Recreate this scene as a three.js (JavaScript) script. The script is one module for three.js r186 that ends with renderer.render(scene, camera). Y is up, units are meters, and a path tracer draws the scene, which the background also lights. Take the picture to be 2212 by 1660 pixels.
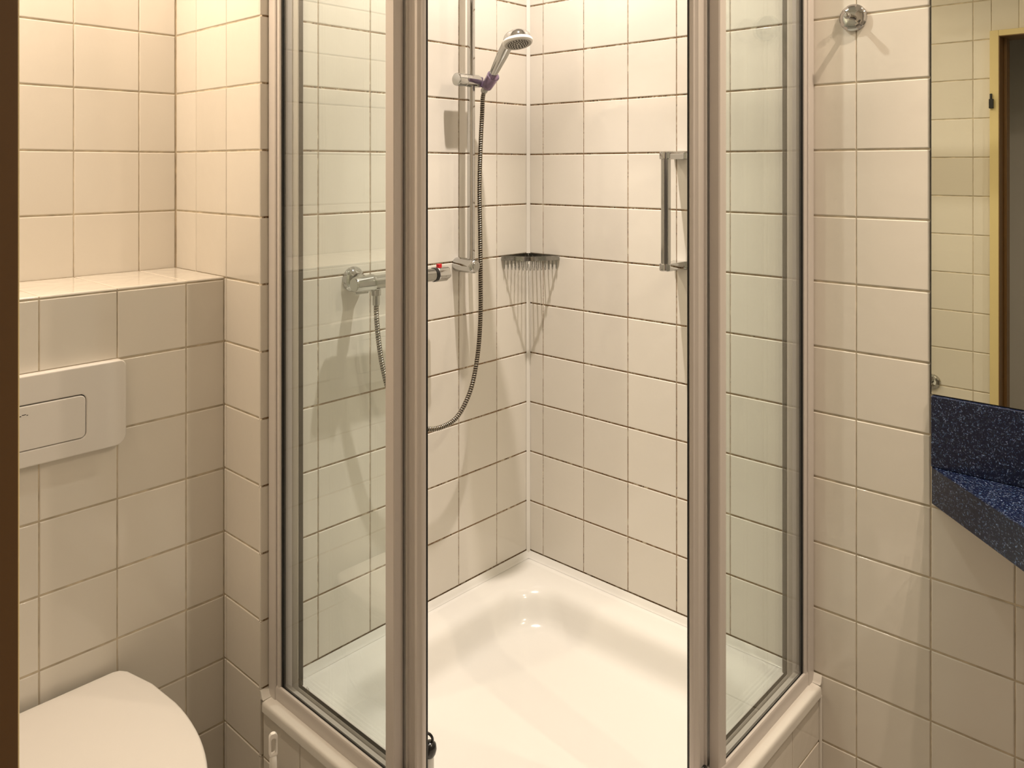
import * as THREE from 'three';
import { RoundedBoxGeometry } from 'three/addons/geometries/RoundedBoxGeometry.js';
import { mergeGeometries, mergeVertices, toCreasedNormals } from 'three/addons/utils/BufferGeometryUtils.js';
import { ImprovedNoise } from 'three/addons/math/ImprovedNoise.js';

/* ------------------------------------------------------------------ camera, light, exposure */
const scene = new THREE.Scene();
scene.background = new THREE.Color(0x000000);
const V = (x, y, z) => new THREE.Vector3(x, y, z);
const EYE = 1.461, FOCAL = 1743.56, HORIZON = 362;
const camera = new THREE.PerspectiveCamera(2 * Math.atan((1660 - HORIZON) / FOCAL) * 180 / Math.PI, 2212 / 1660, 0.02, 30);
const YAW = 0.82644;
camera.position.set(-1.838, EYE, 1.626);
camera.lookAt(-1.838 + Math.sin(YAW), EYE, 1.626 - Math.cos(YAW));
camera.setViewOffset(2212, 2 * (1660 - HORIZON), 0, (1660 - HORIZON) - HORIZON, 2212, 1660);   // shift lens: upright verticals
const renderer = new THREE.WebGLRenderer({ antialias: true });
renderer.toneMapping = THREE.LinearToneMapping;
renderer.toneMappingExposure = 0.465;
renderer.shadowMap.enabled = true;

const CEIL = 2.5;
const WARM = new THREE.Color().setRGB(1, 0.80, 0.61);
const WHITER = new THREE.Color().setRGB(1, 0.88, 0.78);
// x, z, spill candela, core candela, colour, label: reflector bulbs, a bright core inside a wide spill
const LAMPS = [
  [-0.41, 0.39, 6.2, 16, WHITER, 'round recessed ceiling spotlight above the shower tray'],
  [-0.23, 1.43, 4.6, 13, WARM, 'round recessed ceiling spotlight close to the wall mirror'],
  [-0.60, 1.95, 6.2, 9, WARM, 'round recessed ceiling spotlight behind the wash counter'],
  [-1.41, -0.115, 7.0, 3.5, WARM, 'round recessed ceiling spotlight above the toilet ledge'],
];

/* ------------------------------------------------------------------ helpers */
let seed = 1234567;
const rnd = () => { seed |= 0; seed = (seed + 0x6D2B79F5) | 0; let t = Math.imul(seed ^ (seed >>> 15), 1 | seed); t = (t + Math.imul(t ^ (t >>> 7), 61 | t)) ^ t; return ((t ^ (t >>> 14)) >>> 0) / 4294967296; };
const noise = new ImprovedNoise();
const taken = {};
const numbered = (n) => { const k = taken[n] = (taken[n] ?? -1) + 1; return k ? n + '_' + String(k).padStart(3, '0') : n; };
function obj(name, geometry, material, parent = scene) {
  const g = Array.isArray(geometry) ? (geometry.length > 1 ? mergeGeometries(geometry.map((q) => { const r = q.index ? q.toNonIndexed() : q; for (const k of Object.keys(r.attributes)) if (!['position', 'normal', 'uv'].includes(k)) r.deleteAttribute(k); return r; })) : geometry[0]) : geometry;
  const m = new THREE.Mesh(g, material);
  m.name = parent === scene ? numbered(name) : name;
  m.castShadow = m.receiveShadow = true;
  parent.add(m);
  return m;
}
function tag(o, label, category, group, kind) {
  o.userData.label = label; o.userData.category = category;
  if (group) o.userData.group = group;
  if (kind) o.userData.kind = kind;
  return o;
}
function thing(name, label, category, at = [0, 0, 0], group, kind) {
  const o = new THREE.Group(); o.name = numbered(name); o.position.set(...at); scene.add(o);
  return tag(o, label, category, group, kind);
}
const lin = (r, g, b) => new THREE.Color().setRGB(r, g, b);
const std = (o) => new THREE.MeshStandardMaterial(o);
const phys = (o) => new THREE.MeshPhysicalMaterial(o);
const box = (x0, x1, y0, y1, z0, z1, r = 0, seg = 2) => {
  const w = Math.abs(x1 - x0), h = Math.abs(y1 - y0), d = Math.abs(z1 - z0);
  const g = r > 0 ? new RoundedBoxGeometry(w, h, d, seg, Math.min(r, w / 2.02, h / 2.02, d / 2.02)) : new THREE.BoxGeometry(w, h, d);
  return g.translate((x0 + x1) / 2, (y0 + y1) / 2, (z0 + z1) / 2);
};
function aim(g, from, dir) { return g.applyQuaternion(new THREE.Quaternion().setFromUnitVectors(V(0, 1, 0), dir.clone().normalize())).translate(from.x, from.y, from.z); }
// profile [[radius, along], ...] turned about the line that starts at `from` and runs along `dir`
const lathe = (profile, from, dir, seg = 40) => aim(new THREE.LatheGeometry(profile.map(([r, y]) => new THREE.Vector2(Math.max(r, 1e-5), y)), seg), from, dir);
// smooth cylinder with small chamfers
const rodGeo = (from, to, r, c = 0.0012, seg = 28) => { const d = to.clone().sub(from), L = d.length(); return toCreasedNormals(lathe([[0, 0], [r - c, 0], [r, c], [r, L - c], [r - c, L], [0, L]], from, d, seg), 0.7); };
const ball = (p, r) => new THREE.SphereGeometry(r, 24, 16).translate(p.x, p.y, p.z);
const tube = (pts, r, seg = 64, rad = 8, closed = false) => new THREE.TubeGeometry(new THREE.CatmullRomCurve3(pts.map((p) => V(...p)), closed, 'centripetal'), seg, r, rad, closed);
// polygon in (a, b) extruded along c, laid out on the axes A, B, C
function prism(pts, depth, A, B, C, O = V(0, 0, 0), bevel = 0) {
  const sh = new THREE.Shape(pts.map(([a, b]) => new THREE.Vector2(a, b)));
  let g = new THREE.ExtrudeGeometry(sh, { depth: depth - 2 * bevel, bevelEnabled: bevel > 0, bevelSize: bevel, bevelThickness: bevel, bevelOffset: -bevel, bevelSegments: 2, curveSegments: 10 });
  if (bevel) g.translate(0, 0, bevel);
  const m = new THREE.Matrix4().makeBasis(A, B, C).setPosition(O);
  g = g.index ? g.toNonIndexed() : g;
  g.applyMatrix4(m);
  if (m.determinant() < 0) for (const k of Object.keys(g.attributes)) { const at = g.attributes[k], n = at.itemSize; for (let i = 0; i < at.count; i += 3) for (let j = 0; j < n; j++) { const a = at.array[(i + 1) * n + j]; at.array[(i + 1) * n + j] = at.array[(i + 2) * n + j]; at.array[(i + 2) * n + j] = a; } }
  return toCreasedNormals(g, bevel ? 0.3 : 0.6);
}
const X = V(1, 0, 0), Y = V(0, 1, 0), Z = V(0, 0, 1);

/* ------------------------------------------------------------------ materials */
function dataTex(n, f, srgb, repeat = [1, 1]) {
  const d = new Uint8Array(n * n * 4);
  for (let j = 0; j < n; j++) for (let i = 0; i < n; i++) { const c = f(i / n, j / n, i, j); for (let k = 0; k < 4; k++) d[(j * n + i) * 4 + k] = k === 3 ? 255 : Math.max(0, Math.min(255, c[k] * 255)); }
  const t = new THREE.DataTexture(d, n, n); t.wrapS = t.wrapT = THREE.RepeatWrapping; t.magFilter = THREE.LinearFilter; t.minFilter = THREE.LinearMipmapLinearFilter; t.generateMipmaps = true;
  if (srgb) t.colorSpace = THREE.SRGBColorSpace;
  t.repeat.set(...repeat); t.needsUpdate = true; return t;
}
const tn = (u, v, f, s = 0) => { const a = u * 2 * Math.PI, b = v * 2 * Math.PI, R = f / (2 * Math.PI); return noise.noise(Math.cos(a) * R + s, Math.sin(a) * R + Math.cos(b) * R * 0.7, Math.sin(b) * R + s * 1.7) * 0.5 + 0.5; };
const glazeBump = dataTex(128, (u, v) => { const h = 0.75 * tn(u, v, 9, 3) + 0.25 * tn(u, v, 26, 8); return [h, h, h]; }, false, [4, 4]);
const tileMats = [[0.74, 0.70, 0.63], [0.72, 0.68, 0.61], [0.755, 0.715, 0.645]].map((c) => phys({ color: lin(...c), roughness: 0.08, ior: 1.5, bumpMap: glazeBump, bumpScale: 0.0005 }));
const groutTex = dataTex(256, (u, v) => { const s = 0.6 * tn(u, v, 14, 1) + 0.4 * tn(u, v, 40, 5); const k = 0.72 + 0.42 * s; return [0.84 * k, 0.79 * k, 0.70 * k]; }, true, [2, 2]);
// the same grout where the shower wets it: brown and black stains in streaks and specks
const groutStainTex = dataTex(512, (u, v) => {
  const s = 0.6 * tn(u, v, 14, 1) + 0.4 * tn(u, v, 40, 5), k = 0.72 + 0.42 * s;
  const a = Math.max(0, Math.min(1, (0.55 * tn(u, v, 22, 2) + 0.45 * tn(u, v, 70, 6) - 0.30) / 0.22)), d = tn(u, v, 120, 9) > 0.70 ? 0.75 : 0;
  const mix = (p, q, t) => p + (q - p) * t;
  return [mix(mix(0.84 * k, 0.56, a), 0.22, d), mix(mix(0.79 * k, 0.46, a), 0.17, d), mix(mix(0.70 * k, 0.35, a), 0.12, d)];
}, true, [2, 2]);
const M = {
  grout: std({ map: groutTex, roughness: 0.9 }),
  groutWet: std({ map: groutStainTex, roughness: 0.9 }),
  silicone: std({ color: lin(0.78, 0.75, 0.69), roughness: 0.35 }),
  plaster: std({ color: lin(0.70, 0.68, 0.64), roughness: 0.9 }),
  paint: std({ color: lin(0.42, 0.40, 0.37), roughness: 0.8 }),
  hall: std({ color: lin(0.62, 0.60, 0.60), roughness: 0.9 }),
  floor: std({ color: lin(0.32, 0.30, 0.27), roughness: 0.4 }),
  tray: phys({ color: lin(0.80, 0.78, 0.73), roughness: 0.14, clearcoat: 0.5, clearcoatRoughness: 0.06 }),
  ceramic: phys({ color: lin(0.78, 0.76, 0.71), roughness: 0.12, clearcoat: 0.5, clearcoatRoughness: 0.05 }),
  plastic: phys({ color: lin(0.76, 0.73, 0.69), roughness: 0.25 }),
  frame: phys({ color: lin(0.62, 0.58, 0.545), roughness: 0.32 }),
  rubber: std({ color: lin(0.008, 0.008, 0.008), roughness: 0.5 }),
  gasket: std({ color: lin(0.05, 0.042, 0.03), roughness: 0.6 }),
  chrome: std({ color: lin(0.56, 0.56, 0.55), metalness: 1, roughness: 0.06 }),
  chromeDull: std({ color: lin(0.47, 0.47, 0.45), metalness: 1, roughness: 0.14 }),
  wire: std({ color: lin(0.40, 0.40, 0.38), metalness: 1, roughness: 0.14 }),
  hoseCore: std({ color: lin(0.03, 0.02, 0.012), roughness: 0.6 }),
  hose: std({ color: lin(0.46, 0.42, 0.35), metalness: 1, roughness: 0.2 }),
  black: phys({ color: lin(0.01, 0.01, 0.01), roughness: 0.2 }),
  grey: phys({ color: lin(0.58, 0.58, 0.55), roughness: 0.35 }),
  white: phys({ color: lin(0.80, 0.78, 0.74), roughness: 0.3 }),
  greyRubber: std({ color: lin(0.42, 0.40, 0.36), roughness: 0.5 }),
  purple: phys({ color: lin(0.62, 0.50, 0.66), roughness: 0.1, transmission: 0.8, thickness: 0.004, ior: 1.45, attenuationColor: lin(0.58, 0.42, 0.64), attenuationDistance: 0.014 }),
  red: phys({ color: lin(0.5, 0.004, 0.012), roughness: 0.3 }),
  glass: phys({ color: lin(0.956, 0.978, 0.973), roughness: 0, transmission: 1, thickness: 0, ior: 1.5 }),
  mirror: std({ color: lin(0.78, 0.80, 0.69), metalness: 1, roughness: 0.0 }),
  mirrorBack: std({ color: lin(0.02, 0.02, 0.02), roughness: 0.5 }),
  cream: phys({ color: lin(0.72, 0.60, 0.31), roughness: 0.35 }),
  brown: phys({ color: lin(0.16, 0.085, 0.03), roughness: 0.4 }),
  ring: std({ color: lin(0.7, 0.7, 0.7), metalness: 1, roughness: 0.2 }),
};
const speckN = 512, speckV = new Float32Array(speckN * speckN * 3);
for (let i = 0; i < speckN * speckN; i++) { const q = 0.8 + 0.4 * rnd(); speckV.set([0.050 * q, 0.085 * q, 0.20 * q], i * 3); }
for (let k = 0; k < 34000; k++) {   // short pale flecks lying in all directions
  let x = rnd() * speckN, y = rnd() * speckN; const a = rnd() * Math.PI, n = 1 + Math.floor(rnd() * 3), b = 0.20 + 0.62 * rnd() ** 1.8, t = rnd();
  for (let q = 0; q < n; q++) { const i = ((Math.floor(y) + speckN) % speckN) * speckN + (Math.floor(x) + speckN) % speckN; speckV.set([b * (0.62 + 0.28 * t), b * (0.85 + 0.10 * t), b * 1.12], i * 3); x += Math.cos(a); y += Math.sin(a); }
}
const speck = dataTex(speckN, (u, v, i, j) => { const q = (j * speckN + i) * 3; return [speckV[q], speckV[q + 1], speckV[q + 2]]; }, true, [1.7, 1.7]);
M.counter = phys({ map: speck, roughness: 0.3 });

/* ------------------------------------------------------------------ tiled surfaces */
const tileCache = {};
function tileGeo(w, h, variant) {
  const key = w.toFixed(4) + 'x' + h.toFixed(4) + 'v' + variant;
  if (tileCache[key]) return tileCache[key];
  const P = [], N = [], U = [], I = [];
  const off = variant * 0.37;
  const rings = [[0, -0.0045, 1.0], [0.0003, -0.0015, 0.93], [0.0011, -0.0005, 0.55], [0.0026, 0, 0.0]];
  const cs = [[-1, -1], [1, -1], [1, 1], [-1, 1]];
  const put = (x, y, z, n) => { P.push(x, y, z); N.push(...n); U.push(x + off, y + off * 0.6); return P.length / 3 - 1; };
  for (let s = 0; s < 4; s++) {
    const a = cs[s], b = cs[(s + 1) % 4], d = [(a[0] + b[0]) / 2, (a[1] + b[1]) / 2];
    const ids = rings.map(([ins, z, t]) => { const n = [d[0] * t, d[1] * t, Math.sqrt(1 - t * t)]; return [a, b].map((c) => put(c[0] * (w / 2 - ins), c[1] * (h / 2 - ins), z, n)); });
    for (let k = 0; k < 3; k++) I.push(ids[k][0], ids[k][1], ids[k + 1][1], ids[k][0], ids[k + 1][1], ids[k + 1][0]);
  }
  const q = cs.map((c) => put(c[0] * (w / 2 - 0.0026), c[1] * (h / 2 - 0.0026), 0, [0, 0, 1]));
  I.push(q[0], q[1], q[2], q[0], q[2], q[3]);
  const g = new THREE.BufferGeometry();
  g.setAttribute('position', new THREE.Float32BufferAttribute(P, 3)); g.setAttribute('normal', new THREE.Float32BufferAttribute(N, 3)); g.setAttribute('uv', new THREE.Float32BufferAttribute(U, 2)); g.setIndex(I);
  return tileCache[key] = g;
}
const JOINT_U = 0.0019, JOINT_V = 0.0036;   // upright joints are tighter than level ones
// tiles between the breaks us (along A) and vs (along B) on the plane through O with normal A x B; skip(u0,u1,v0,v1) leaves one out
function tiles(parent, O, A, B, us, vs, skip) {
  const C = A.clone().cross(B);
  const base = new THREE.Matrix4().makeBasis(A, B, C).setPosition(O);
  for (let i = 0; i + 1 < us.length; i++) for (let j = 0; j + 1 < vs.length; j++) {
    if (skip && skip(us[i], us[i + 1], vs[j], vs[j + 1])) continue;
    const w = us[i + 1] - us[i] - JOINT_U, h = vs[j + 1] - vs[j] - JOINT_V;
    const m = obj('tile', tileGeo(w, h, Math.floor(rnd() * 3)), tileMats[Math.floor(rnd() * 3)], parent);
    const t = new THREE.Matrix4().makeTranslation((us[i] + us[i + 1]) / 2, (vs[j] + vs[j + 1]) / 2, (rnd() - 0.5) * 0.0005)
      .multiply(new THREE.Matrix4().makeRotationFromEuler(new THREE.Euler((rnd() - 0.5) * 0.004, (rnd() - 0.5) * 0.004, (rnd() - 0.5) * 0.002)));
    m.applyMatrix4(base.clone().multiply(t));
  }
}
const range = (a, b, s) => { const r = []; for (let v = a; s > 0 ? v <= b + 1e-6 : v >= b - 1e-6; v += s) r.push(v); return r; };
const ROWS = range(0, 2.4, 0.15).concat([CEIL]);
const BACK = 0.0021;   // grout lies this far behind the tile faces
const struct = (name, label, cat, geo, mat) => tag(obj(name, geo, mat), label, cat, null, 'structure');
function boxUV(x0, x1, y0, y1, z0, z1) {   // box with uv in metres
  const g = new THREE.BoxGeometry(Math.abs(x1 - x0), Math.abs(y1 - y0), Math.abs(z1 - z0)).translate((x0 + x1) / 2, (y0 + y1) / 2, (z0 + z1) / 2);
  const p = g.attributes.position, n = g.attributes.normal, u = g.attributes.uv;
  for (let i = 0; i < p.count; i++) { const ax = Math.abs(n.getX(i)) > 0.5, ay = Math.abs(n.getY(i)) > 0.5; u.setXY(i, ax ? p.getZ(i) : p.getX(i), ay ? p.getZ(i) : p.getY(i)); }
  return g;
}

const XL = -1.665, XP = -0.894, ZN = -0.422, ZB = -0.168, ZF = 2.3, LEDGE = 1.203;
// shower wall behind rail and mixer
{
  const w = struct('wall_back', 'white tiled shower wall carrying the slide rail and mixer', 'wall', boxUV(XP + 0.004, 0.1, 0, CEIL, -0.10, -BACK), M.groutWet);
  tiles(w, V(0, 0, 0), X, Y, [-0.8995, -0.747, -0.5945, -0.442, -0.2895, -0.137, -0.004], ROWS, (a, b, c, d) => b > -0.7 && d < 0.31);
}
// long wall with grab rail, hook and mirror
{
  const w = struct('wall_right', 'long white tiled wall with grab rail, hook and mirror', 'wall', boxUV(BACK, 0.1, 0, CEIL, -0.0021, 0.875), M.groutWet);
  obj('backing', boxUV(BACK, 0.1, 0, CEIL, 0.875, ZF + 0.1), M.grout, w);
  const zs = [0.004, 0.058]; for (let z = 0.2105; z < ZF - 0.1; z += 0.1525) zs.push(z); zs.push(ZF);
  tiles(w, V(0, 0, 0), Z, Y, zs, ROWS, (a, b, c, d) => (b < 0.9 && d < 0.31) || (a > 1.12 && c > 0.89 && d < 2.26));
}
// short return wall between toilet recess and shower
{
  const w = struct('wall_partition', 'narrow white tiled return wall between toilet recess and shower', 'wall', boxUV(XP + BACK, -0.79, 0, CEIL, ZN - 0.1, -0.101), M.grout);
  obj('backing', boxUV(XP + BACK, XP + 0.02, 0, CEIL, -0.1015, -0.003), M.grout, w);
  tiles(w, V(XP, 0, 0), Z, Y, [ZN + 0.001, -0.3135, -0.1615, -0.011, -0.0005], ROWS);
}
const NX = [XL, -1.593, -1.4415, -1.290, -1.1385, -0.987, XP - 0.001];
{
  const w = struct('wall_niche', 'white tiled wall above the toilet ledge', 'wall', boxUV(XL - 0.1, XP + 0.05, 0, CEIL, ZN - 0.1, ZN - BACK), M.grout);
  tiles(w, V(0, 0, ZN), X, Y, NX, ROWS.slice(8));
}
{
  const w = struct('wall_cistern', 'white tiled boxed-in cistern wall with a ledge behind the toilet', 'wall', boxUV(XL, XP + BACK, 0, LEDGE - BACK, ZN - BACK, ZB - BACK), M.grout);
  tiles(w, V(0, 0, ZB), X, Y, NX, ROWS.slice(0, 8).concat([LEDGE - 0.006]));
  tiles(w, V(0, LEDGE, 0), X, Z.clone().negate(), NX, [-ZB - 0.001, -ZN]);
}
// wall with the doorway (seen in the mirror)
const DZ0 = 0.918, DZ1 = 1.76, DTOP = 1.955;   // clear opening inside the frame
{
  const w = struct('wall_left', 'white tiled wall with doorway, seen in the mirror', 'wall', boxUV(XL - 0.1, XL - BACK, 0, CEIL, ZN - 0.1, DZ0 - 0.03), M.grout);
  obj('backing', boxUV(XL - 0.1, XL - BACK, DTOP + 0.022, CEIL, DZ0 - 0.03, DZ1 + 0.03), M.grout, w);
  obj('backing', boxUV(XL - 0.1, XL - BACK, 0, CEIL, DZ1 + 0.03, ZF + 0.1), M.grout, w);
  const zs = range(0.673 - 0.1525 * 7, ZF, 0.1525).concat([ZF]).filter((z) => z > ZN + 0.02); zs.unshift(ZN);
  const skip = (a, b, c, d) => { const z0 = -b, z1 = -a; return (z1 < ZB + 0.001 && d < LEDGE) || (z0 > DZ0 - 0.02 && z1 < DZ1 + 0.02 && d < DTOP + 0.02) || (z1 > DZ0 - 0.029 && z0 < DZ1 + 0.029); };
  tiles(w, V(XL, 0, 0), Z.clone().negate(), Y, zs.filter((z) => z < DZ0 - 0.04).concat([DZ0 - 0.030]).map((z) => -z).reverse(), ROWS, (a, b, c, d) => -a < ZB + 0.001 && d < LEDGE);
  tiles(w, V(XL, 0, 0), Z.clone().negate(), Y, [DZ0 - 0.030, 0.978, 1.1305, 1.283, 1.4355, 1.588, DZ1 + 0.03].map((z) => -z).reverse(), [DTOP + 0.023, 2.1, 2.25, 2.4, CEIL]);
  tiles(w, V(XL, 0, 0), Z.clone().negate(), Y, [DZ1 + 0.03, 1.893, 2.0455, 2.198, ZF].map((z) => -z).reverse(), ROWS);
}
struct('wall_front', 'plain grey painted wall across from the shower', 'wall', box(XL - 0.1, 0.1, 0, CEIL, ZF, ZF + 0.1), M.paint);
struct('ceiling', 'plain white ceiling with recessed spotlights', 'ceiling', box(XL - 0.1, 0.1, CEIL, CEIL + 0.1, ZN - 0.1, ZF + 0.1), M.plaster);
struct('floor', 'grey bathroom floor', 'floor', box(XL - 0.1, 0.1, -0.1, 0, ZN - 0.1, ZF + 0.1), M.floor);
// hallway behind the camera, seen through the doorway in the mirror
struct('floor_hall', 'grey hallway floor outside the doorway', 'floor', box(-2.30, XL - 0.1, -0.1, 0, -0.1, 2.6), M.floor);
struct('ceiling_hall', 'plain hallway ceiling outside the doorway', 'ceiling', box(-2.30, XL - 0.1, 2.4, 2.5, -0.1, 2.6), M.hall);
struct('wall_hall', 'grey hallway wall facing the doorway', 'wall', box(-2.40, -2.30, -0.1, 2.5, -0.1, 2.6), M.hall);
struct('wall_hall_end', 'grey hallway end wall beside the doorway', 'wall', box(-2.40, XL - 0.1, -0.1, 2.5, -0.2, -0.1), M.hall);
struct('wall_hall_far', 'grey hallway end wall beyond the doorway', 'wall', box(-2.40, XL - 0.1, -0.1, 2.5, 2.6, 2.7), M.hall);
// white sealant bead in the shower corner
{
  const pts = [[0.0005, 0.0005], [-0.0085, 0.0005], [-0.0052, 0.0032], [-0.0032, 0.0052], [-0.0005, 0.0085]];
  tag(obj('trim_1', prism(pts, CEIL - 0.29, X, Z, Y, V(-0.0005, 0.29, 0.0005)), M.silicone), 'white sealant bead running up the shower corner', 'sealant', null, 'structure');
}
// door frame
{
  const d = thing('door_1', 'cream doorway frame with brown rebate, seen in the mirror', 'door frame', [0, 0, 0], null, 'structure');
  const FX = -1.635, T = 0.030;
  obj('post', box(XL - 0.0005, FX, 0, DTOP + T - 0.008, DZ0 - T, DZ0, 0.002), M.cream, d);
  obj('post', box(XL - 0.0005, FX, 0, DTOP + T - 0.008, DZ1, DZ1 + T, 0.002), M.cream, d);
  obj('head', box(XL - 0.0005, FX, DTOP, DTOP + 0.022, DZ0, DZ1, 0.002), M.cream, d);
  for (const [z0, s] of [[DZ0, 1], [DZ1, -1]]) {
    obj('lining', box(XL - 0.11, FX - 0.002, 0, DTOP, z0 - s * 0.0295, z0 + s * 0.003, 0.001), M.brown, d);
    obj('stop', box(XL - 0.085, XL - 0.035, 0, DTOP, z0 + s * 0.003, z0 + s * 0.014, 0.002), M.brown, d);
  }
  obj('lining', box(XL - 0.11, FX - 0.002, DTOP - 0.003, DTOP + 0.02, DZ0 - 0.0295, DZ1 + 0.0295, 0.001), M.brown, d);
  const l = obj('latch', box(FX, FX + 0.014, EYE + 0.222, EYE + 0.258, DZ0 - 0.030, DZ0 - 0.015, 0.002), M.black, d); l.userData.label = 'small black bolt latch';
  obj('bolt', box(FX + 0.003, FX + 0.010, EYE + 0.2575, EYE + 0.278, DZ0 - 0.028, DZ0 - 0.0195, 0.002), M.black, l);
}

/* ------------------------------------------------------------------ ceiling lamps */
for (const [x, z, spill, core, hue, label] of LAMPS) {
  const l = thing('ceiling_spotlight', label, 'lamp', [x, CEIL, z], 'recessed ceiling spotlights');
  obj('rim', lathe([[0.026, -0.001], [0.028, -0.006], [0.040, -0.004], [0.042, 0]], V(0, 0, 0), Y), M.ring, l);
  obj('bulb', lathe([[0, -0.0035], [0.024, -0.003], [0.026, -0.001]], V(0, 0, 0), Y), std({ color: 0x222222, emissive: hue, emissiveIntensity: 30 }), l);
  for (const [n, cd, cone, soft] of [['spill', spill, 1.45, 0.6], ['core', core, 0.52, 1]]) {
    const s = new THREE.SpotLight(hue, cd, 0, cone, soft, 2);
    s.name = n; s.position.set(0, -0.012, 0); s.castShadow = true; s.shadow.radius = 0.6; s.shadow.mapSize.set(1024, 1024);
    s.target.position.set(0, -1, 0); s.target.name = n + '_aim'; l.add(s); l.add(s.target);
  }
}

/* ------------------------------------------------------------------ shower tray */
const RIM = 0.281;
{
  const ring = (d, y, r, n = 14) => {   // rounded square, inset d from the outer edge; outer square x -0.9..-0.001, z 0.001..0.9
    const x0 = -0.9 + d, x1 = -0.001 - d, z0 = 0.001 + d, z1 = 0.9 - d, p = [];
    r = Math.min(r, (x1 - x0) / 2 - 1e-4);
    for (const [cx, cz, a0] of [[x1 - r, z1 - r, 0], [x0 + r, z1 - r, 90], [x0 + r, z0 + r, 180], [x1 - r, z0 + r, 270]])
      for (let k = 0; k <= n; k++) { const a = (a0 + 90 * k / n) * Math.PI / 180; p.push([cx + r * Math.cos(a), y, cz + r * Math.sin(a)]); }
    return p;
  };
  const prof = [[0, -0.024, 0.012], [0, -0.010, 0.012], [0.0015, -0.004, 0.012], [0.005, -0.001, 0.012], [0.012, 0, 0.014], [0.040, 0.0005, 0.04], [0.066, -0.001, 0.075], [0.080, -0.004, 0.09], [0.090, -0.009, 0.10], [0.098, -0.017, 0.105], [0.104, -0.028, 0.11], [0.110, -0.045, 0.112], [0.117, -0.064, 0.116], [0.125, -0.079, 0.12], [0.137, -0.090, 0.125], [0.155, -0.096, 0.13], [0.20, -0.099, 0.13], [0.30, -0.102, 0.10], [0.40, -0.104, 0.045], [0.4493, -0.105, 0.0001]];
  const rings = prof.map(([d, y, r]) => ring(d, RIM + y, r)), n = rings[0].length, P = [], I = [];
  rings.forEach((r) => r.forEach((q) => P.push(...q)));
  for (let k = 0; k + 1 < rings.length; k++) for (let i = 0; i < n; i++) { const a = k * n + i, b = k * n + (i + 1) % n, c = a + n, d = b + n; I.push(a, c, b, b, c, d); }
  const g = new THREE.BufferGeometry(); g.setAttribute('position', new THREE.Float32BufferAttribute(P, 3)); g.setIndex(I); g.computeVertexNormals();
  const t = thing('shower_tray', 'square white shower tray with deep rounded basin', 'shower tray');
  obj('basin', g, M.tray, t);
  // thin upstand sealed to the tiles
  const cove = [[0.0006, 0], [0.0006, 0.0185], [0.0035, 0.0150], [0.0070, 0.0050], [0.0125, 0.0004]];
  obj('upstand', [prism(cove, 0.897, Z, Y, X, V(-0.8985, RIM, 0)), prism(cove, 0.896, X.clone().negate(), Y, Z, V(0, RIM, 0.0015))], M.tray, t);
  const dr = obj('drain', lathe([[0, 0.003], [0.030, 0.004], [0.036, 0.002], [0.038, 0]], V(-0.66, RIM - 0.1035, 0.66), Y), M.chrome, t);
  obj('drain_slot', mergeGeometries([0, 1, 2].map((k) => box(-0.68, -0.64, RIM - 0.1003, RIM - 0.0988, 0.645 + k * 0.013, 0.650 + k * 0.013))), M.black, dr);
  // tiled riser under the rim
  const us = [0.003, 0.149, 0.3015, 0.454, 0.6065, 0.759, 0.8925], top = RIM - 0.024, vs = [0, 0.15, top];
  const r1 = struct('wall_riser_left', 'low white tiled riser under the tray rim beside the toilet', 'riser', boxUV(-0.8914, -0.85, 0, top, 0.001, 0.8905), M.grout);
  tiles(r1, V(-0.893, 0, 0), Z, Y, us, vs);
  const r2 = struct('wall_riser_right', 'low white tiled riser under the tray rim below the hook', 'riser', boxUV(-0.85, -0.0005, 0, top, 0.85, 0.8914), M.grout);
  tiles(r2, V(0, 0, 0.893), X, Y, us.map((u) => -u).reverse(), vs);
  obj('sealant', box(-0.0085, -0.001, 0, top, 0.892, 0.8985, 0.003), M.silicone, r2);
}

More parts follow.
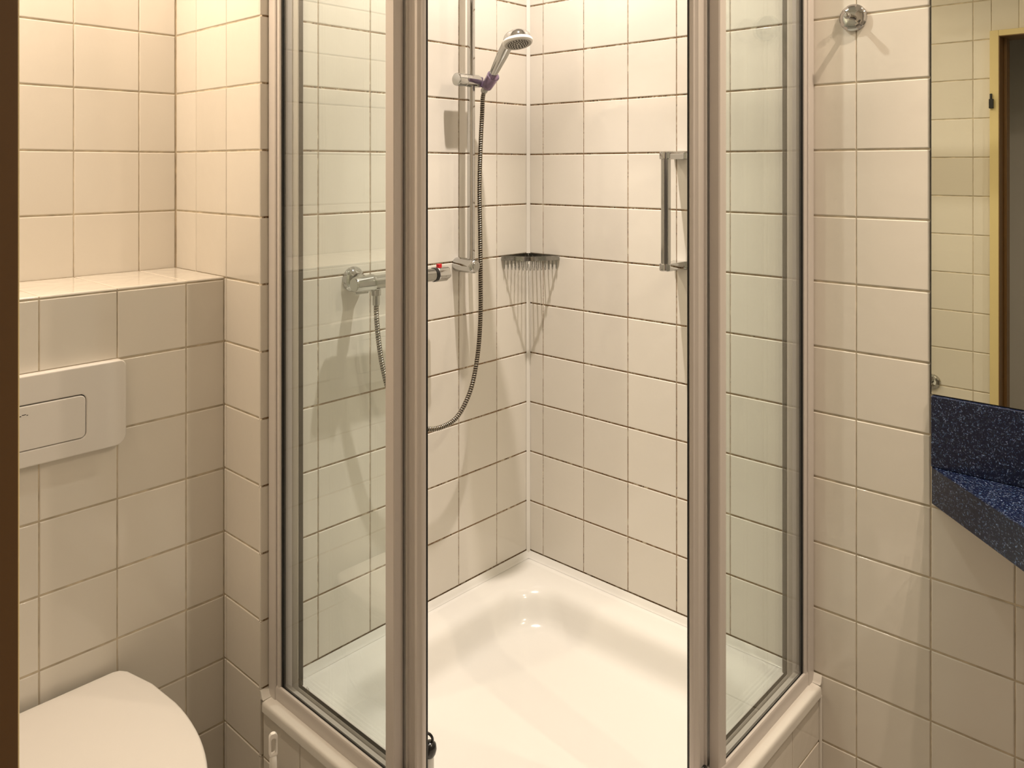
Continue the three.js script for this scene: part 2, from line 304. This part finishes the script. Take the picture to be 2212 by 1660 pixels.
/* ------------------------------------------------------------------ glass enclosure: two fixed panels, two doors slid back behind them */
const ETOP = RIM + 1.85;
function enclosure(right) {
  const S = right ? V(-1, 0, 0) : V(0, 0, 1), T = right ? V(0, 0, 1) : V(-1, 0, 0);   // along the side, outwards
  const up = (pts, y0, y1, bev = 0) => prism(pts, y1 - y0, S, T, Y, V(0, y0, 0), bev);
  const along = (pts, s0, s1) => prism(pts, s1 - s0, T, Y, S, V(0, 0, 0).addScaledVector(S, s0));
  const rect = (s0, s1, t0, t1) => [[s0, t0], [s1, t0], [s1, t1], [s0, t1]];
  const where = right ? 'beside the wall hook' : 'beside the toilet recess';
  const f = thing('shower_screen', 'fixed clear glass shower screen in pale frame ' + where, 'glass screen', [0, 0, 0], 'fixed shower screens');
  obj('wall_profile', up([[0.001, 0.836], [0.034, 0.836], [0.034, 0.846], [0.030, 0.860], [0.030, 0.877], [0.028, 0.879], [0.003, 0.879], [0.001, 0.877]], RIM, ETOP), M.frame, f);
  obj('glazing_bar', up([[0.0312, 0.862], [0.0425, 0.862], [0.0425, 0.873], [0.0405, 0.8755], [0.0325, 0.8755], [0.0312, 0.874]], RIM + 0.024, ETOP - 0.03), M.frame, f);
  obj('gasket', up(rect(0.0427, 0.0465, 0.8625, 0.8705), RIM + 0.026, ETOP - 0.03), M.rubber, f);
  const g = obj('glass', up(rect(0.0426, 0.412, 0.8640, 0.8685), RIM + 0.027, ETOP - 0.03), M.glass, f); g.userData.label = 'clear greenish glass pane';
  obj('gasket', up(rect(0.4095, 0.4118, 0.863, 0.8695), RIM + 0.028, ETOP - 0.03), M.greyRubber, f);
  obj('end_stile', up([[0.4115, 0.852], [0.436, 0.852], [0.4375, 0.8535], [0.4375, 0.872], [0.4355, 0.8745], [0.4145, 0.8755], [0.4115, 0.8735]], RIM + 0.012, ETOP - 0.03), M.frame, f);
  const s1 = right ? 0.8305 : 0.877;
  const rail = (y) => [[0.830, y], [0.877, y], [0.8775, y + 0.026], [0.875, y + 0.0305], [0.8715, y + 0.0315], [0.8700, y + 0.0305], [0.8695, y + 0.026], [0.8630, y + 0.026], [0.8625, y + 0.0235], [0.8485, y + 0.0235], [0.8478, y + 0.010], [0.832, y + 0.010]];
  obj('bottom_rail', along(rail(RIM + 0.0005), right ? 0.002 : 0.002, s1), M.frame, f);
  obj('glazing_gasket', along([[0.8686, RIM + 0.026], [0.8698, RIM + 0.026], [0.8700, RIM + 0.0312], [0.8686, RIM + 0.033]], 0.044, 0.412), M.rubber, f);
  obj('glazing_gasket', along([[0.8622, RIM + 0.0245], [0.8638, RIM + 0.0245], [0.8638, RIM + 0.0295], [0.8622, RIM + 0.0295]], 0.044, 0.412), M.gasket, f);
  obj('top_rail', along([[0.830, ETOP - 0.03], [0.877, ETOP - 0.03], [0.877, ETOP], [0.830, ETOP]], 0.035, s1), M.frame, f);
  const d = thing('shower_door', 'sliding glass shower door pushed back behind the screen ' + where, 'shower door', [0, 0, 0], 'sliding shower doors');
  const y0 = RIM + 0.014, y1 = ETOP - 0.032;
  obj('rear_stile', up([[0.046, 0.834], [0.071, 0.834], [0.071, 0.846], [0.069, 0.848], [0.048, 0.848], [0.046, 0.846]], y0, y1), M.frame, d);
  obj('seal', up(rect(0.0712, 0.0735, 0.836, 0.8455), y0 + 0.018, y1), M.gasket, d);
  const dg = obj('glass', up(rect(0.0712, 0.4145, 0.8385, 0.8430), y0 + 0.016, y1), M.glass, d); dg.userData.label = 'clear greenish glass pane';
  obj('bottom_bar', along([[0.8345, y0 + 0.004], [0.847, y0 + 0.004], [0.847, y0 + 0.018], [0.8345, y0 + 0.018]], 0.071, 0.4138), M.frame, d);
  obj('bottom_seal', along([[0.8432, y0 + 0.0182], [0.8465, y0 + 0.0182], [0.8440, y0 + 0.024], [0.8432, y0 + 0.024]], 0.0735, 0.4138), M.gasket, d);
  obj('handle_stile', up([[0.414, 0.832], [0.478, 0.832], [0.4790, 0.8362], [0.4850, 0.8364], [0.4858, 0.8375], [0.4858, 0.8425], [0.4845, 0.8450], [0.4810, 0.8462], [0.4785, 0.8485], [0.4762, 0.8512], [0.4712, 0.8518], [0.4675, 0.8495], [0.4640, 0.8455], [0.4600, 0.8445], [0.4560, 0.8455], [0.4515, 0.8445], [0.4475, 0.8462], [0.4460, 0.8505], [0.4445, 0.8508], [0.4435, 0.8490], [0.4400, 0.8475], [0.414, 0.8475]], y0 - 0.002, y1), M.frame, d);
  const sl = obj('magnet_strip', up([[0.4785, 0.8322], [0.4858, 0.8326], [0.4862, 0.8360], [0.4795, 0.8360]], y0 - 0.002, y1), M.rubber, d); sl.userData.label = 'black magnetic strip';
  const ro = V(0, RIM + 0.030, 0).addScaledVector(S, 0.462).addScaledVector(T, 0.8525);
  obj('guide_cap', lathe([[0.0115, 0], [0.0115, 0.003], [0.0100, 0.0045], [0, 0.0045]], ro, T, 24), M.black, d);
  obj('guide_wheel', lathe([[0.0075, 0.004], [0.0075, 0.0062], [0, 0.0066]], ro, T, 24), M.white, d);
  return f;
}
const leftPanel = enclosure(false);
enclosure(true);
// etched marks low on the left pane
{
  const e = std({ color: lin(0.30, 0.28, 0.22), roughness: 0.9 });
  const px = -0.8692, y = EYE - 1.109, zz = 0.113;
  const ringAt = (z, yy, r, w) => new THREE.RingGeometry(r - w, r, 28).rotateY(-Math.PI / 2).translate(px, yy, z);
  obj('etched_mark', mergeGeometries([ringAt(zz, y, 0.0075, 0.0008), ringAt(zz, y, 0.004, 0.0007)].concat([0, 1, 2, 3].map((k) => new THREE.PlaneGeometry(0.0008, 0.013).rotateZ((k % 2 ? 1 : -1) * 0.2).rotateY(-Math.PI / 2).translate(px, y - 0.004, zz + 0.0255 + k * 0.003)))), e, leftPanel);
}

/* ------------------------------------------------------------------ slide rail with hand shower */
const RX = -0.297, RZ = 0.055;
{
  const t = thing('slide_rail', 'vertical chrome shower slide rail on the tiled wall', 'shower rail');
  obj('rod', rodGeo(V(RX, EYE - 0.272, RZ), V(RX, 2.25, RZ), 0.0106), M.chrome, t);
  for (const y of [EYE - 0.268, 2.22]) {
    const b = obj('bracket', toCreasedNormals(lathe([[0.0195, 0.0005], [0.0203, 0.003], [0.0200, 0.060], [0.0192, 0.068], [0.0155, 0.0730], [0, 0.0745]], V(RX, y, 0), Z), 0.6), M.chrome, t);
    obj('end_cap', lathe([[0.0122, 0.0738], [0.0110, 0.0756], [0, 0.0760]], V(RX, y, 0), Z, 28), M.chromeDull, b);
  }
  const sy = EYE + 0.236;
  const k = obj('slider', toCreasedNormals(lathe([[0.0155, 0], [0.0172, 0.0015], [0.0178, 0.004], [0.0178, 0.0295], [0.0168, 0.0300], [0.0168, 0.0315], [0.0178, 0.0320], [0.0178, 0.078], [0.0165, 0.082], [0.014, 0.0825]], V(-0.353, sy, RZ), X), 0.5), M.chrome, t);
  obj('slider_cap', lathe([[0.0155, 0.0003], [0.0148, -0.0008], [0, -0.0012]], V(-0.353, sy, RZ), X, 32), M.grey, k);
  // clip that holds the hand shower
  const B = V(-0.255, EYE + 0.212, 0.064), Hd = V(-0.306, EYE + 0.322, 0.222), dir = Hd.clone().sub(B).normalize();
  const clip = obj('clip', [toCreasedNormals(lathe([[0.0114, 0.018], [0.0150, 0.018], [0.0175, 0.064], [0.0138, 0.064], [0.0114, 0.018]], B, dir, 28), 0.5), box(-0.274, -0.262, sy - 0.016, sy + 0.012, RZ - 0.012, RZ + 0.014, 0.003)], M.purple, t); clip.userData.label = 'translucent purple clip';

  // hand shower: a thing of its own
  const h = thing('hand_shower', 'chrome hand shower head with white nozzle face, held in a purple clip', 'shower head');
  const nrm = V(-0.08, -0.94, 0.27).normalize();          // way the spray face looks
  const hc = V(-0.314, EYE + 0.3190, 0.242);               // centre of the spray face
  const side = dir.clone();
  const back = nrm.clone().negate(), flat = V(dir.x, 0, dir.z).normalize();
  const E = hc.clone().addScaledVector(flat, -0.036).addScaledVector(back, 0.0105);
  const pts = [B, B.clone().lerp(E, 0.33).addScaledVector(back, -0.001), B.clone().lerp(E, 0.68).addScaledVector(back, 0.001), E, hc.clone().addScaledVector(flat, -0.014).addScaledVector(back, 0.0135)];
  const curve = new THREE.CatmullRomCurve3(pts, false, 'centripetal'), N = 40, R = 24;
  const rad = (u) => u < 0.3 ? 0.0100 + 0.0010 * u / 0.3 : 0.0110 + 0.0045 * Math.sin(Math.PI / 2 * Math.min(1, (u - 0.3) / 0.5));
  const tg = new THREE.TubeGeometry(curve, N, 1, R, false), p = tg.attributes.position;
  for (let i = 0; i <= N; i++) { const c = curve.getPointAt(i / N); for (let j = 0; j <= R; j++) { const q = V(0, 0, 0).fromBufferAttribute(p, i * (R + 1) + j).sub(c).multiplyScalar(rad(i / N)).add(c); p.setXYZ(i * (R + 1) + j, q.x, q.y, q.z); } }
  tg.computeVertexNormals();
  obj('handle', [tg, ball(pts[0], 0.0099)], M.chromeDull, h);
  obj('head', lathe([[0.0375, 0.004], [0.0372, 0.009], [0.0345, 0.0175], [0.029, 0.0245], [0.020, 0.030], [0.010, 0.0325], [0, 0.033]], hc, back), M.chrome, h);
  obj('rim', lathe([[0.0345, -0.0055], [0.0375, -0.0045], [0.0390, -0.001], [0.0390, 0.003], [0.0376, 0.0055]], hc, back), M.white, h);
  const face = obj('spray_face', lathe([[0, -0.0045], [0.026, -0.0045], [0.0345, -0.0056]], hc, back), M.greyRubber, h);
  const q = new THREE.Quaternion().setFromUnitVectors(Y, nrm), noz = [];
  for (const [r, n] of [[0.007, 6], [0.0135, 11], [0.0195, 16], [0.0255, 22]]) for (let k = 0; k < n; k++) { const a = 2 * Math.PI * k / n; noz.push(new THREE.CylinderGeometry(0.0010, 0.0013, 0.0026, 7).translate(r * Math.cos(a), 0.0056, r * Math.sin(a))); }
  obj('nozzles', mergeGeometries(noz).applyQuaternion(q).translate(hc.x, hc.y, hc.z), M.black, face).userData.kind = 'stuff';

  // corrugated metal hose from mixer to hand shower
  const path = [[-0.628, -0.3335, 0.066], [-0.6265, -0.360, 0.065], [-0.617, -0.425, 0.062], [-0.603, -0.49, 0.06], [-0.578, -0.565, 0.06], [-0.535, -0.63, 0.06], [-0.475, -0.668, 0.06], [-0.416, -0.680, 0.06], [-0.358, -0.668, 0.06], [-0.308, -0.612, 0.06], [-0.280, -0.529, 0.06], [-0.267, -0.43, 0.06], [-0.2665, -0.302, 0.061], [-0.269, -0.175, 0.062], [-0.2735, -0.048, 0.064], [-0.270, 0.08, 0.066], [-0.263, 0.15, 0.064], [-0.256, 0.195, 0.060], [B.x, B.y - EYE, B.z]].map(([x, y, z]) => V(x, y + EYE, z));
  const hc2 = new THREE.CatmullRomCurve3(path, false, 'centripetal'), L = hc2.getLength();
  const hs = thing('shower_hose', 'ribbed metal shower hose hanging in a loop from the mixer', 'hose');
  obj('core', new THREE.TubeGeometry(hc2, 260, 0.0058, 10, false), M.hoseCore, hs);
  const turns = Math.round(L / 0.0062), per = 12, fr = hc2.computeFrenetFrames(1200, false), P2 = [], hel = [];
  const total = turns * per;
  for (let i = 0; i <= total; i++) { const u = i / total, f = Math.min(1200, Math.round(u * 1200)), c = hc2.getPointAt(u), a = 2 * Math.PI * i / per; hel.push(c.addScaledVector(fr.normals[f], 0.0055 * Math.cos(a)).addScaledVector(fr.binormals[f], 0.0055 * Math.sin(a))); }
  // sweep a small half-round section along the winding
  const I2 = [], rs = 6, up = V(0, 0, 0), tan = V(0, 0, 0), b1 = V(0, 0, 0), b2 = V(0, 0, 0);
  for (let i = 0; i <= total; i++) {
    const u = i / total, f = Math.min(1200, Math.round(u * 1200)), c = hc2.getPointAt(u);
    b1.copy(hel[i]).sub(c).normalize(); tan.copy(fr.tangents[f]); b2.copy(tan);
    for (let k = 0; k < rs; k++) { const a = 2 * Math.PI * k / rs; up.copy(hel[i]).addScaledVector(b1, 0.0014 * Math.cos(a)).addScaledVector(b2, 0.0016 * Math.sin(a)); P2.push(up.x, up.y, up.z); }
    if (i < total) for (let k = 0; k < rs; k++) { const a = i * rs + k, b = i * rs + (k + 1) % rs; I2.push(a, a + rs, b, b, a + rs, b + rs); }
  }
  const wg = new THREE.BufferGeometry(); wg.setAttribute('position', new THREE.Float32BufferAttribute(P2, 3)); wg.setIndex(I2); wg.computeVertexNormals();
  obj('winding', wg, M.hose, hs);
}

/* ------------------------------------------------------------------ thermostatic mixer */
{
  const my = EYE - 0.277, mz = 0.066;
  const t = thing('shower_mixer', 'chrome bar shower mixer with red safety button on the tiled wall', 'mixer');
  for (const x of [-0.648, -0.498]) {
    const r = obj('rosette', toCreasedNormals(lathe([[0.031, 0.0005], [0.031, 0.004], [0.027, 0.010], [0.018, 0.017], [0.0155, 0.019]], V(x, EYE - 0.273, 0), Z), 0.6), M.chrome, t);
    obj('union_nut', toCreasedNormals(new THREE.CylinderGeometry(0.0165, 0.0165, 0.026, 6).rotateX(Math.PI / 2).translate(x, EYE - 0.275, 0.031), 0.4), M.chrome, r);
    obj('stub', rodGeo(V(x, EYE - 0.276, 0.04), V(x, my, mz), 0.013), M.chrome, r);
  }
  obj('body', toCreasedNormals(lathe([[0.0168, 0], [0.0168, 0.205], [0.0160, 0.2055]], V(-0.640, my, mz), X, 44), 0.5), M.chromeDull, t);
  const k1 = obj('flow_knob', toCreasedNormals(lathe([[0.0150, 0], [0.0172, 0.0015], [0.0182, 0.005], [0.0196, 0.045], [0.0204, 0.047], [0.0204, 0.056], [0.0185, 0.0575], [0.0168, 0.0578]], V(-0.694, my, mz), X, 44), 0.5), M.chromeDull, t);
  obj('knob_cap', lathe([[0.0150, 0.0004], [0.0142, -0.0008], [0, -0.0010]], V(-0.694, my, mz), X, 32), M.grey, k1);
  obj('grip', box(-0.690, -0.652, my - 0.0235, my - 0.0165, mz - 0.004, mz + 0.004, 0.003), M.chromeDull, k1);
  obj('collar', toCreasedNormals(lathe([[0.0168, 0], [0.0186, 0.0015], [0.0186, 0.010], [0.0168, 0.0115]], V(-0.446, my, mz), X, 40), 0.5), M.black, t);
  // lobed temperature knob
  const lob = []; for (let k = 0; k < 60; k++) { const a = 2 * Math.PI * k / 60, r = 0.0185 + 0.0014 * Math.cos(5 * a + Math.PI / 2 * 5); lob.push([r * Math.cos(a), r * Math.sin(a)]); }
  const k2 = obj('temperature_knob', prism(lob, 0.040, Z, Y, X, V(-0.437, my, mz), 0.003), M.chrome, t);
  const rb = obj('safety_button', box(-0.430, -0.418, my + 0.016, my + 0.0265, mz - 0.005, mz + 0.005, 0.0015), M.red, k2); rb.userData.label = 'red button';
  const o = obj('outlet', toCreasedNormals(new THREE.CylinderGeometry(0.0118, 0.0118, 0.014, 8).translate(-0.628, my - 0.0245, mz), 0.4), M.chrome, t);
  obj('hose_end', rodGeo(V(-0.628, my - 0.031, mz), V(-0.628, my - 0.056, mz), 0.0085), M.chromeDull, o);
}

/* ------------------------------------------------------------------ wire corner basket */
{
  const t = thing('corner_basket', 'small chrome wire soap basket in the shower corner', 'soap basket');
  const by = EYE - 0.2655;
  // local a along the back wall (-x), b along the right wall (+z)
  const a0 = 0.118, front = (u) => { const x = a0 * (1 - u), z = 0.121 * u, bow = 0.026 * Math.sin(Math.PI * u); return V(-(x + bow * 0.707) - 0.002, 0, z + bow * 0.707 + 0.002); };
  const strip = (pts, h, th) => {   // flat upright band along points
    const P = [], I = []; const n = pts.length;
    pts.forEach((p, i) => { const d = pts[Math.min(n - 1, i + 1)].clone().sub(pts[Math.max(0, i - 1)]).normalize(), o = V(-d.z, 0, d.x).multiplyScalar(th / 2); for (const [s, y] of [[1, 0], [1, h], [-1, h], [-1, 0]]) P.push(p.x + s * o.x, p.y + y, p.z + s * o.z); });
    for (let i = 0; i + 1 < n; i++) for (let k = 0; k < 4; k++) { const a = i * 4 + k, b = i * 4 + (k + 1) % 4; I.push(a, b, a + 4, b, b + 4, a + 4); }
    I.push(0, 2, 1, 0, 3, 2, (n - 1) * 4, (n - 1) * 4 + 1, (n - 1) * 4 + 2, (n - 1) * 4, (n - 1) * 4 + 2, (n - 1) * 4 + 3);
    const g = new THREE.BufferGeometry(); g.setAttribute('position', new THREE.Float32BufferAttribute(P, 3)); g.setIndex(I); return toCreasedNormals(g.toNonIndexed(), 0.6);
  };
  const fp = range(0, 1, 1 / 24).map((u) => front(Math.min(1, u)).setY(by - 0.006));
  obj('front_band', strip(fp, 0.012, 0.003), M.wire, t);
  obj('back_band', strip([V(-0.120, by - 0.006, 0.003), V(-0.003, by - 0.006, 0.003)], 0.012, 0.003), M.wire, t);
  obj('back_band', strip([V(-0.003, by - 0.006, 0.003), V(-0.003, by - 0.006, 0.123)], 0.012, 0.003), M.wire, t);
  for (let k = 0; k < 15; k++) {
    const u = 0.05 + 0.90 * k / 14, f = front(u).setY(by), dgn = V(0.7071, 0, -0.7071);
    const reach = Math.min((-f.x - 0.004) / 0.7071, (f.z - 0.004) / 0.7071), e = f.clone().addScaledVector(dgn, Math.max(reach, 0.004));
    const lo = by - 0.031, inn = f.clone().addScaledVector(dgn, Math.min(0.006, reach * 0.3));
    obj('wire', tube([[f.x, by, f.z], [f.x, by - 0.012, f.z], [inn.x, lo, inn.z], [e.x, lo, e.z], [e.x, by - 0.012, e.z], [e.x, by, e.z]], 0.0016, 26, 6), M.wire, t);
  }
}

/* ------------------------------------------------------------------ grab rail */
{
  const t = thing('grab_rail', 'short vertical chrome grab rail on the shower wall', 'grab rail');
  const bx = -0.074, bz = 0.530;
  obj('bar', rodGeo(V(bx, EYE - 0.262, bz), V(bx, EYE + 0.040, bz), 0.0122), M.chromeDull, t);
  for (const [y, s] of [[EYE + 0.030, 1], [EYE - 0.252, -1]]) {
    const pts = []; for (let k = 0; k <= 16; k++) { const a = Math.PI / 2 + Math.PI * k / 16; pts.push([bx + 0.0165 * Math.cos(a), 0.0165 * Math.sin(a)]); }
    pts.push([-0.0125, -0.0165], [-0.009, -0.021], [-0.001, -0.021], [-0.001, 0.021], [-0.009, 0.021], [-0.0125, 0.0165]);
    obj('bracket', prism(pts, 0.0195, X, Z, Y, V(0, y - 0.0095, bz), 0.0025), M.chrome, t);
  }
}

/* ------------------------------------------------------------------ round chrome hooks */
function hook(label, at, turn) {
  const t = thing('robe_hook', label, 'hook', at, 'round chrome hooks'); t.rotation.y = turn;   // local +x points away from the wall
  obj('rosette', toCreasedNormals(lathe([[0.0285, 0.0005], [0.0300, 0.002], [0.0302, 0.006], [0.0290, 0.0085], [0.0265, 0.0100], [0.016, 0.0130], [0.006, 0.0145], [0, 0.0147]], V(0, 0, 0), X, 56), 0.9), M.chrome, t);
  obj('pin', lathe([[0.0058, 0.012], [0.0058, 0.033], [0.0070, 0.0365], [0.0074, 0.0395], [0.0066, 0.043], [0.0035, 0.0452], [0, 0.0455]], V(0, 0, 0), X, 28), M.chrome, t);
  return t;
}
hook('round chrome hook on the tiled wall beside the glass screen', [0, EYE + 0.333, 0.9683], Math.PI);
hook('round chrome hook on the doorway wall, seen in the mirror', [XL, EYE - 0.850, 0.683], 0);

/* ------------------------------------------------------------------ mirror and wash counter */
{
  const t = thing('wall_mirror', 'frameless wall mirror above the dark blue backsplash', 'mirror');
  obj('backing', box(-0.0045, -0.0005, 0.987, 2.25, 1.1265, 2.2), M.mirrorBack, t);
  obj('mirror_glass', box(-0.0062, -0.0045, 0.9885, 2.2485, 1.1285, 2.1985), M.mirror, t);
}
{
  const t = thing('wash_counter', 'dark blue speckled wash counter with angled front edge', 'counter');
  const up = V(0, 0, 0);
  const pts = [[-0.001, 1.129], [-0.012, 1.131], [-0.44, 1.559], [-0.46, 1.60], [-0.46, 2.25], [-0.001, 2.25]];
  const g = prism(pts, 0.077, X, Z, Y, V(0, 0.761, 0), 0.002);
  const uvm = (q) => { const p = q.attributes.position, n = q.attributes.normal, u = q.attributes.uv; for (let i = 0; i < p.count; i++) { if (Math.abs(n.getY(i)) > 0.7) u.setXY(i, p.getX(i), p.getZ(i)); else u.setXY(i, p.getZ(i) * 1.2 + p.getX(i) * 0.2, p.getY(i)); } return q; };
  obj('worktop', uvm(g), M.counter, t);
  obj('backsplash', uvm(box(-0.014, -0.0008, 0.8385, 0.986, 1.1295, 2.25, 0.002).toNonIndexed()), M.counter, t);
  const b = obj('basin', new THREE.SphereGeometry(0.15, 40, 12, 0, Math.PI * 2, Math.PI * 0.5, Math.PI * 0.5).scale(1, 0.6, 1.25).translate(-0.24, 0.8405, 1.88), M.ceramic, t);
  obj('basin_rim', new THREE.TorusGeometry(0.153, 0.006, 10, 48).rotateX(Math.PI / 2).scale(1, 1, 1.25).translate(-0.24, 0.840, 1.88), M.ceramic, b);
}

/* ------------------------------------------------------------------ toilet, flush plate, brush */
const TX = -1.292;
{
  const t = thing('toilet', 'white wall-hung toilet with closed lid under the flush plate', 'toilet', [TX, 0, 0]);
  const outline = (g = 0, z0 = -0.150) => {   // half-width outline, grown by g
    const p = [], zc = 0.045, a = 0.184 + g, b = 0.335 + g;
    for (let k = 0; k <= 40; k++) { const th = Math.PI * k / 40; p.push([a * Math.cos(th), zc + b * Math.sin(th)]); }
    p.push([-0.178 - g, -0.05], [-0.160 - g, z0 + 0.020], [-0.150 - g, z0 + 0.005], [-0.138 - g, z0]);
    p.push([0.138 + g, z0], [0.150 + g, z0 + 0.005], [0.160 + g, z0 + 0.020], [0.178 + g, -0.05]);
    return p;
  };
  // slightly domed lid
  const rings = [[0, -0.016], [0, -0.006], [0.002, -0.002], [0.006, 0], [0.03, 0.003], [0.08, 0.005], [0.13, 0.006]];
  const P = [], I = []; const base = outline(), n = base.length;
  for (const [ins, y] of rings) for (const [x, z] of base) { const cx = 0, cz = 0.06, L = Math.hypot(x - cx, z - cz), k = Math.max(0, (L - ins * (L / 0.19)) / L); P.push(cx + (x - cx) * k, y, cz + (z - cz) * k); }
  for (let k = 0; k + 1 < rings.length; k++) for (let i = 0; i < n; i++) { const a = k * n + i, b = k * n + (i + 1) % n; I.push(a, b, a + n, b, b + n, a + n); }
  const c = P.length / 3; P.push(0, 0.0065, 0.06); for (let i = 0; i < n; i++) I.push((rings.length - 1) * n + i, (rings.length - 1) * n + (i + 1) % n, c);
  const lg = new THREE.BufferGeometry(); lg.setAttribute('position', new THREE.Float32BufferAttribute(P, 3)); lg.setIndex(I.reverse()); lg.computeVertexNormals();
  obj('lid', lg.translate(0, EYE - 1.064, 0), M.plastic, t);
  obj('seat', prism(outline(0.002), 0.014, X, Z, Y, V(0, EYE - 1.064 - 0.032, 0), 0.003), M.plastic, t);
  // bowl: lofted down to a narrower foot against the wall
  const br = [[0.0, -0.034, 1.0], [0.0, -0.05, 0.98], [0, -0.09, 0.93], [0, -0.15, 0.84], [0, -0.22, 0.70], [0, -0.28, 0.56], [0, -0.31, 0.44], [0, -0.315, 0.3]];
  const P3 = [], I3 = [];
  for (const [, y, k] of br) for (const [x, z] of base) { const zb = -0.166; P3.push(x * (0.35 + 0.65 * k) * 0.98, y, zb + (z + 0.150) * (0.25 + 0.75 * k) * 0.985 + 0.0); }
  for (let k = 0; k + 1 < br.length; k++) for (let i = 0; i < n; i++) { const a = k * n + i, b = k * n + (i + 1) % n; I3.push(a, a + n, b, b, a + n, b + n); }
  const bg = new THREE.BufferGeometry(); bg.setAttribute('position', new THREE.Float32BufferAttribute(P3, 3)); bg.setIndex(I3.reverse()); bg.computeVertexNormals();
  obj('bowl', bg.translate(0, EYE - 1.064, 0), M.ceramic, t);
}
{
  const rr = (x0, x1, y0, y1, r, rb = r) => { const s = []; const arc = (cx, cy, q, a0) => { for (let k = 0; k <= 8; k++) { const a = (a0 + 90 * k / 8) * Math.PI / 180; s.push([cx + q * Math.cos(a), cy + q * Math.sin(a)]); } }; arc(x1 - r, y1 - r, r, 0); arc(x0 + r, y1 - r, r, 90); arc(x0 + rb, y0 + rb, rb, 180); arc(x1 - rb, y0 + rb, rb, 270); return s; };
  const t = thing('flush_plate', 'white flush plate with wide push button on the cistern wall', 'flush plate', [TX, EYE - 0.5, ZB]);
  const outer = rr(-0.164, 0.164, -0.088, 0.091, 0.014, 0.022);
  // bottom edge bows down slightly in the middle
  const sh = new THREE.Shape(outer.map(([x, y]) => new THREE.Vector2(x, y < -0.06 ? y - 0.006 * (1 - (x / 0.164) ** 2) : y)));
  sh.holes.push(new THREE.Path(rr(-0.0835, 0.0835, -0.0570, 0.0335, 0.012).map(([x, y]) => new THREE.Vector2(x, y))));
  const g = new THREE.ExtrudeGeometry(sh, { depth: 0.015, bevelEnabled: true, bevelSize: 0.003, bevelThickness: 0.003, bevelOffset: -0.003, bevelSegments: 3, curveSegments: 8 });
  obj('plate', toCreasedNormals(g.translate(0, 0, 0.003), 0.2), M.plastic, t);
  obj('recess', box(-0.09, 0.09, -0.063, 0.04, 0.0008, 0.003), M.black, t);
  const b = obj('button', prism(rr(-0.0822, 0.0822, -0.0557, 0.0317, 0.011), 0.0185, X, Y, Z, V(0, 0, 0.003), 0.0018), M.plastic, t);
  obj('print', mergeGeometries([box(-0.048, -0.036, 0.0125, 0.0140, 0.0215, 0.02165), box(-0.035, -0.028, 0.0145, 0.0158, 0.0215, 0.02165), box(-0.027, -0.024, 0.013, 0.0143, 0.0215, 0.02165)]), M.black, b);
}
{
  const t = thing('toilet_brush', 'white toilet brush with looped handle standing beside the shower riser', 'toilet brush', [-1.036, 0, 0.284]);
  const top = EYE - 1.05;
  const eye = new THREE.Shape(), hole = new THREE.Path();
  const oval = (s, w, y0, y1, m) => { for (let k = 0; k <= 20; k++) { const a = Math.PI * k / 20; s[k ? 'lineTo' : 'moveTo'](w * Math.cos(a), y1 - w + w * Math.sin(a)); } for (let k = 0; k <= 20; k++) { const a = Math.PI + Math.PI * k / 20; s.lineTo(w * Math.cos(a), y0 + w + w * Math.sin(a)); } };
  oval(eye, 0.0075, top - 0.046, top); oval(hole, 0.0040, top - 0.038, top - 0.010);
  eye.holes.push(hole);
  const g = new THREE.ExtrudeGeometry(eye, { depth: 0.005, bevelEnabled: true, bevelSize: 0.0015, bevelThickness: 0.0015, bevelOffset: -0.0015, bevelSegments: 3, curveSegments: 8 }).translate(0, 0, -0.0025).rotateY(-0.3);
  obj('handle', [toCreasedNormals(g, 0.8), lathe([[0.0062, 0.13], [0.0070, top - 0.060], [0.0062, top - 0.043], [0, top - 0.041]], V(0, 0, 0), Y, 20)], M.white, t);
  obj('holder', toCreasedNormals(lathe([[0, 0], [0.046, 0], [0.050, 0.004], [0.044, 0.128], [0.041, 0.132], [0.038, 0.13], [0.040, 0.01], [0, 0.01]], V(0, 0, 0), Y, 40), 0.6), M.white, t);
  obj('bristles', lathe([[0.008, 0.14], [0.030, 0.12], [0.034, 0.07], [0.025, 0.03], [0, 0.02]], V(0, 0, 0), Y, 24), M.white, t);
}
// short handle with black looped end inside the tray
{
  const bx = -0.795, bz = 0.448, y0 = RIM - 0.094, y1 = EYE - 1.128;
  const t = thing('squeegee', 'grey handled squeegee with black looped end behind the open shower door', 'squeegee', [bx, y0, bz]);
  const h = y1 - y0;
  obj('shaft', rodGeo(V(0, 0.02, 0), V(0, h, 0), 0.0085), M.grey, t);
  obj('grip', lathe([[0.0088, h - 0.014], [0.0118, h - 0.009], [0.0138, h], [0.0125, h + 0.009], [0.007, h + 0.0138], [0, h + 0.015]], V(0, 0, 0), Y, 28), M.black, t);
  obj('loop', new THREE.TorusGeometry(0.0140, 0.0026, 10, 32).rotateY(-0.826).translate(-0.0055, h + 0.017, -0.006), M.black, t);
  obj('blade', box(-0.05, 0.05, 0.001, 0.022, -0.006, 0.006, 0.002), M.black, t);
}

renderer.render(scene, camera);
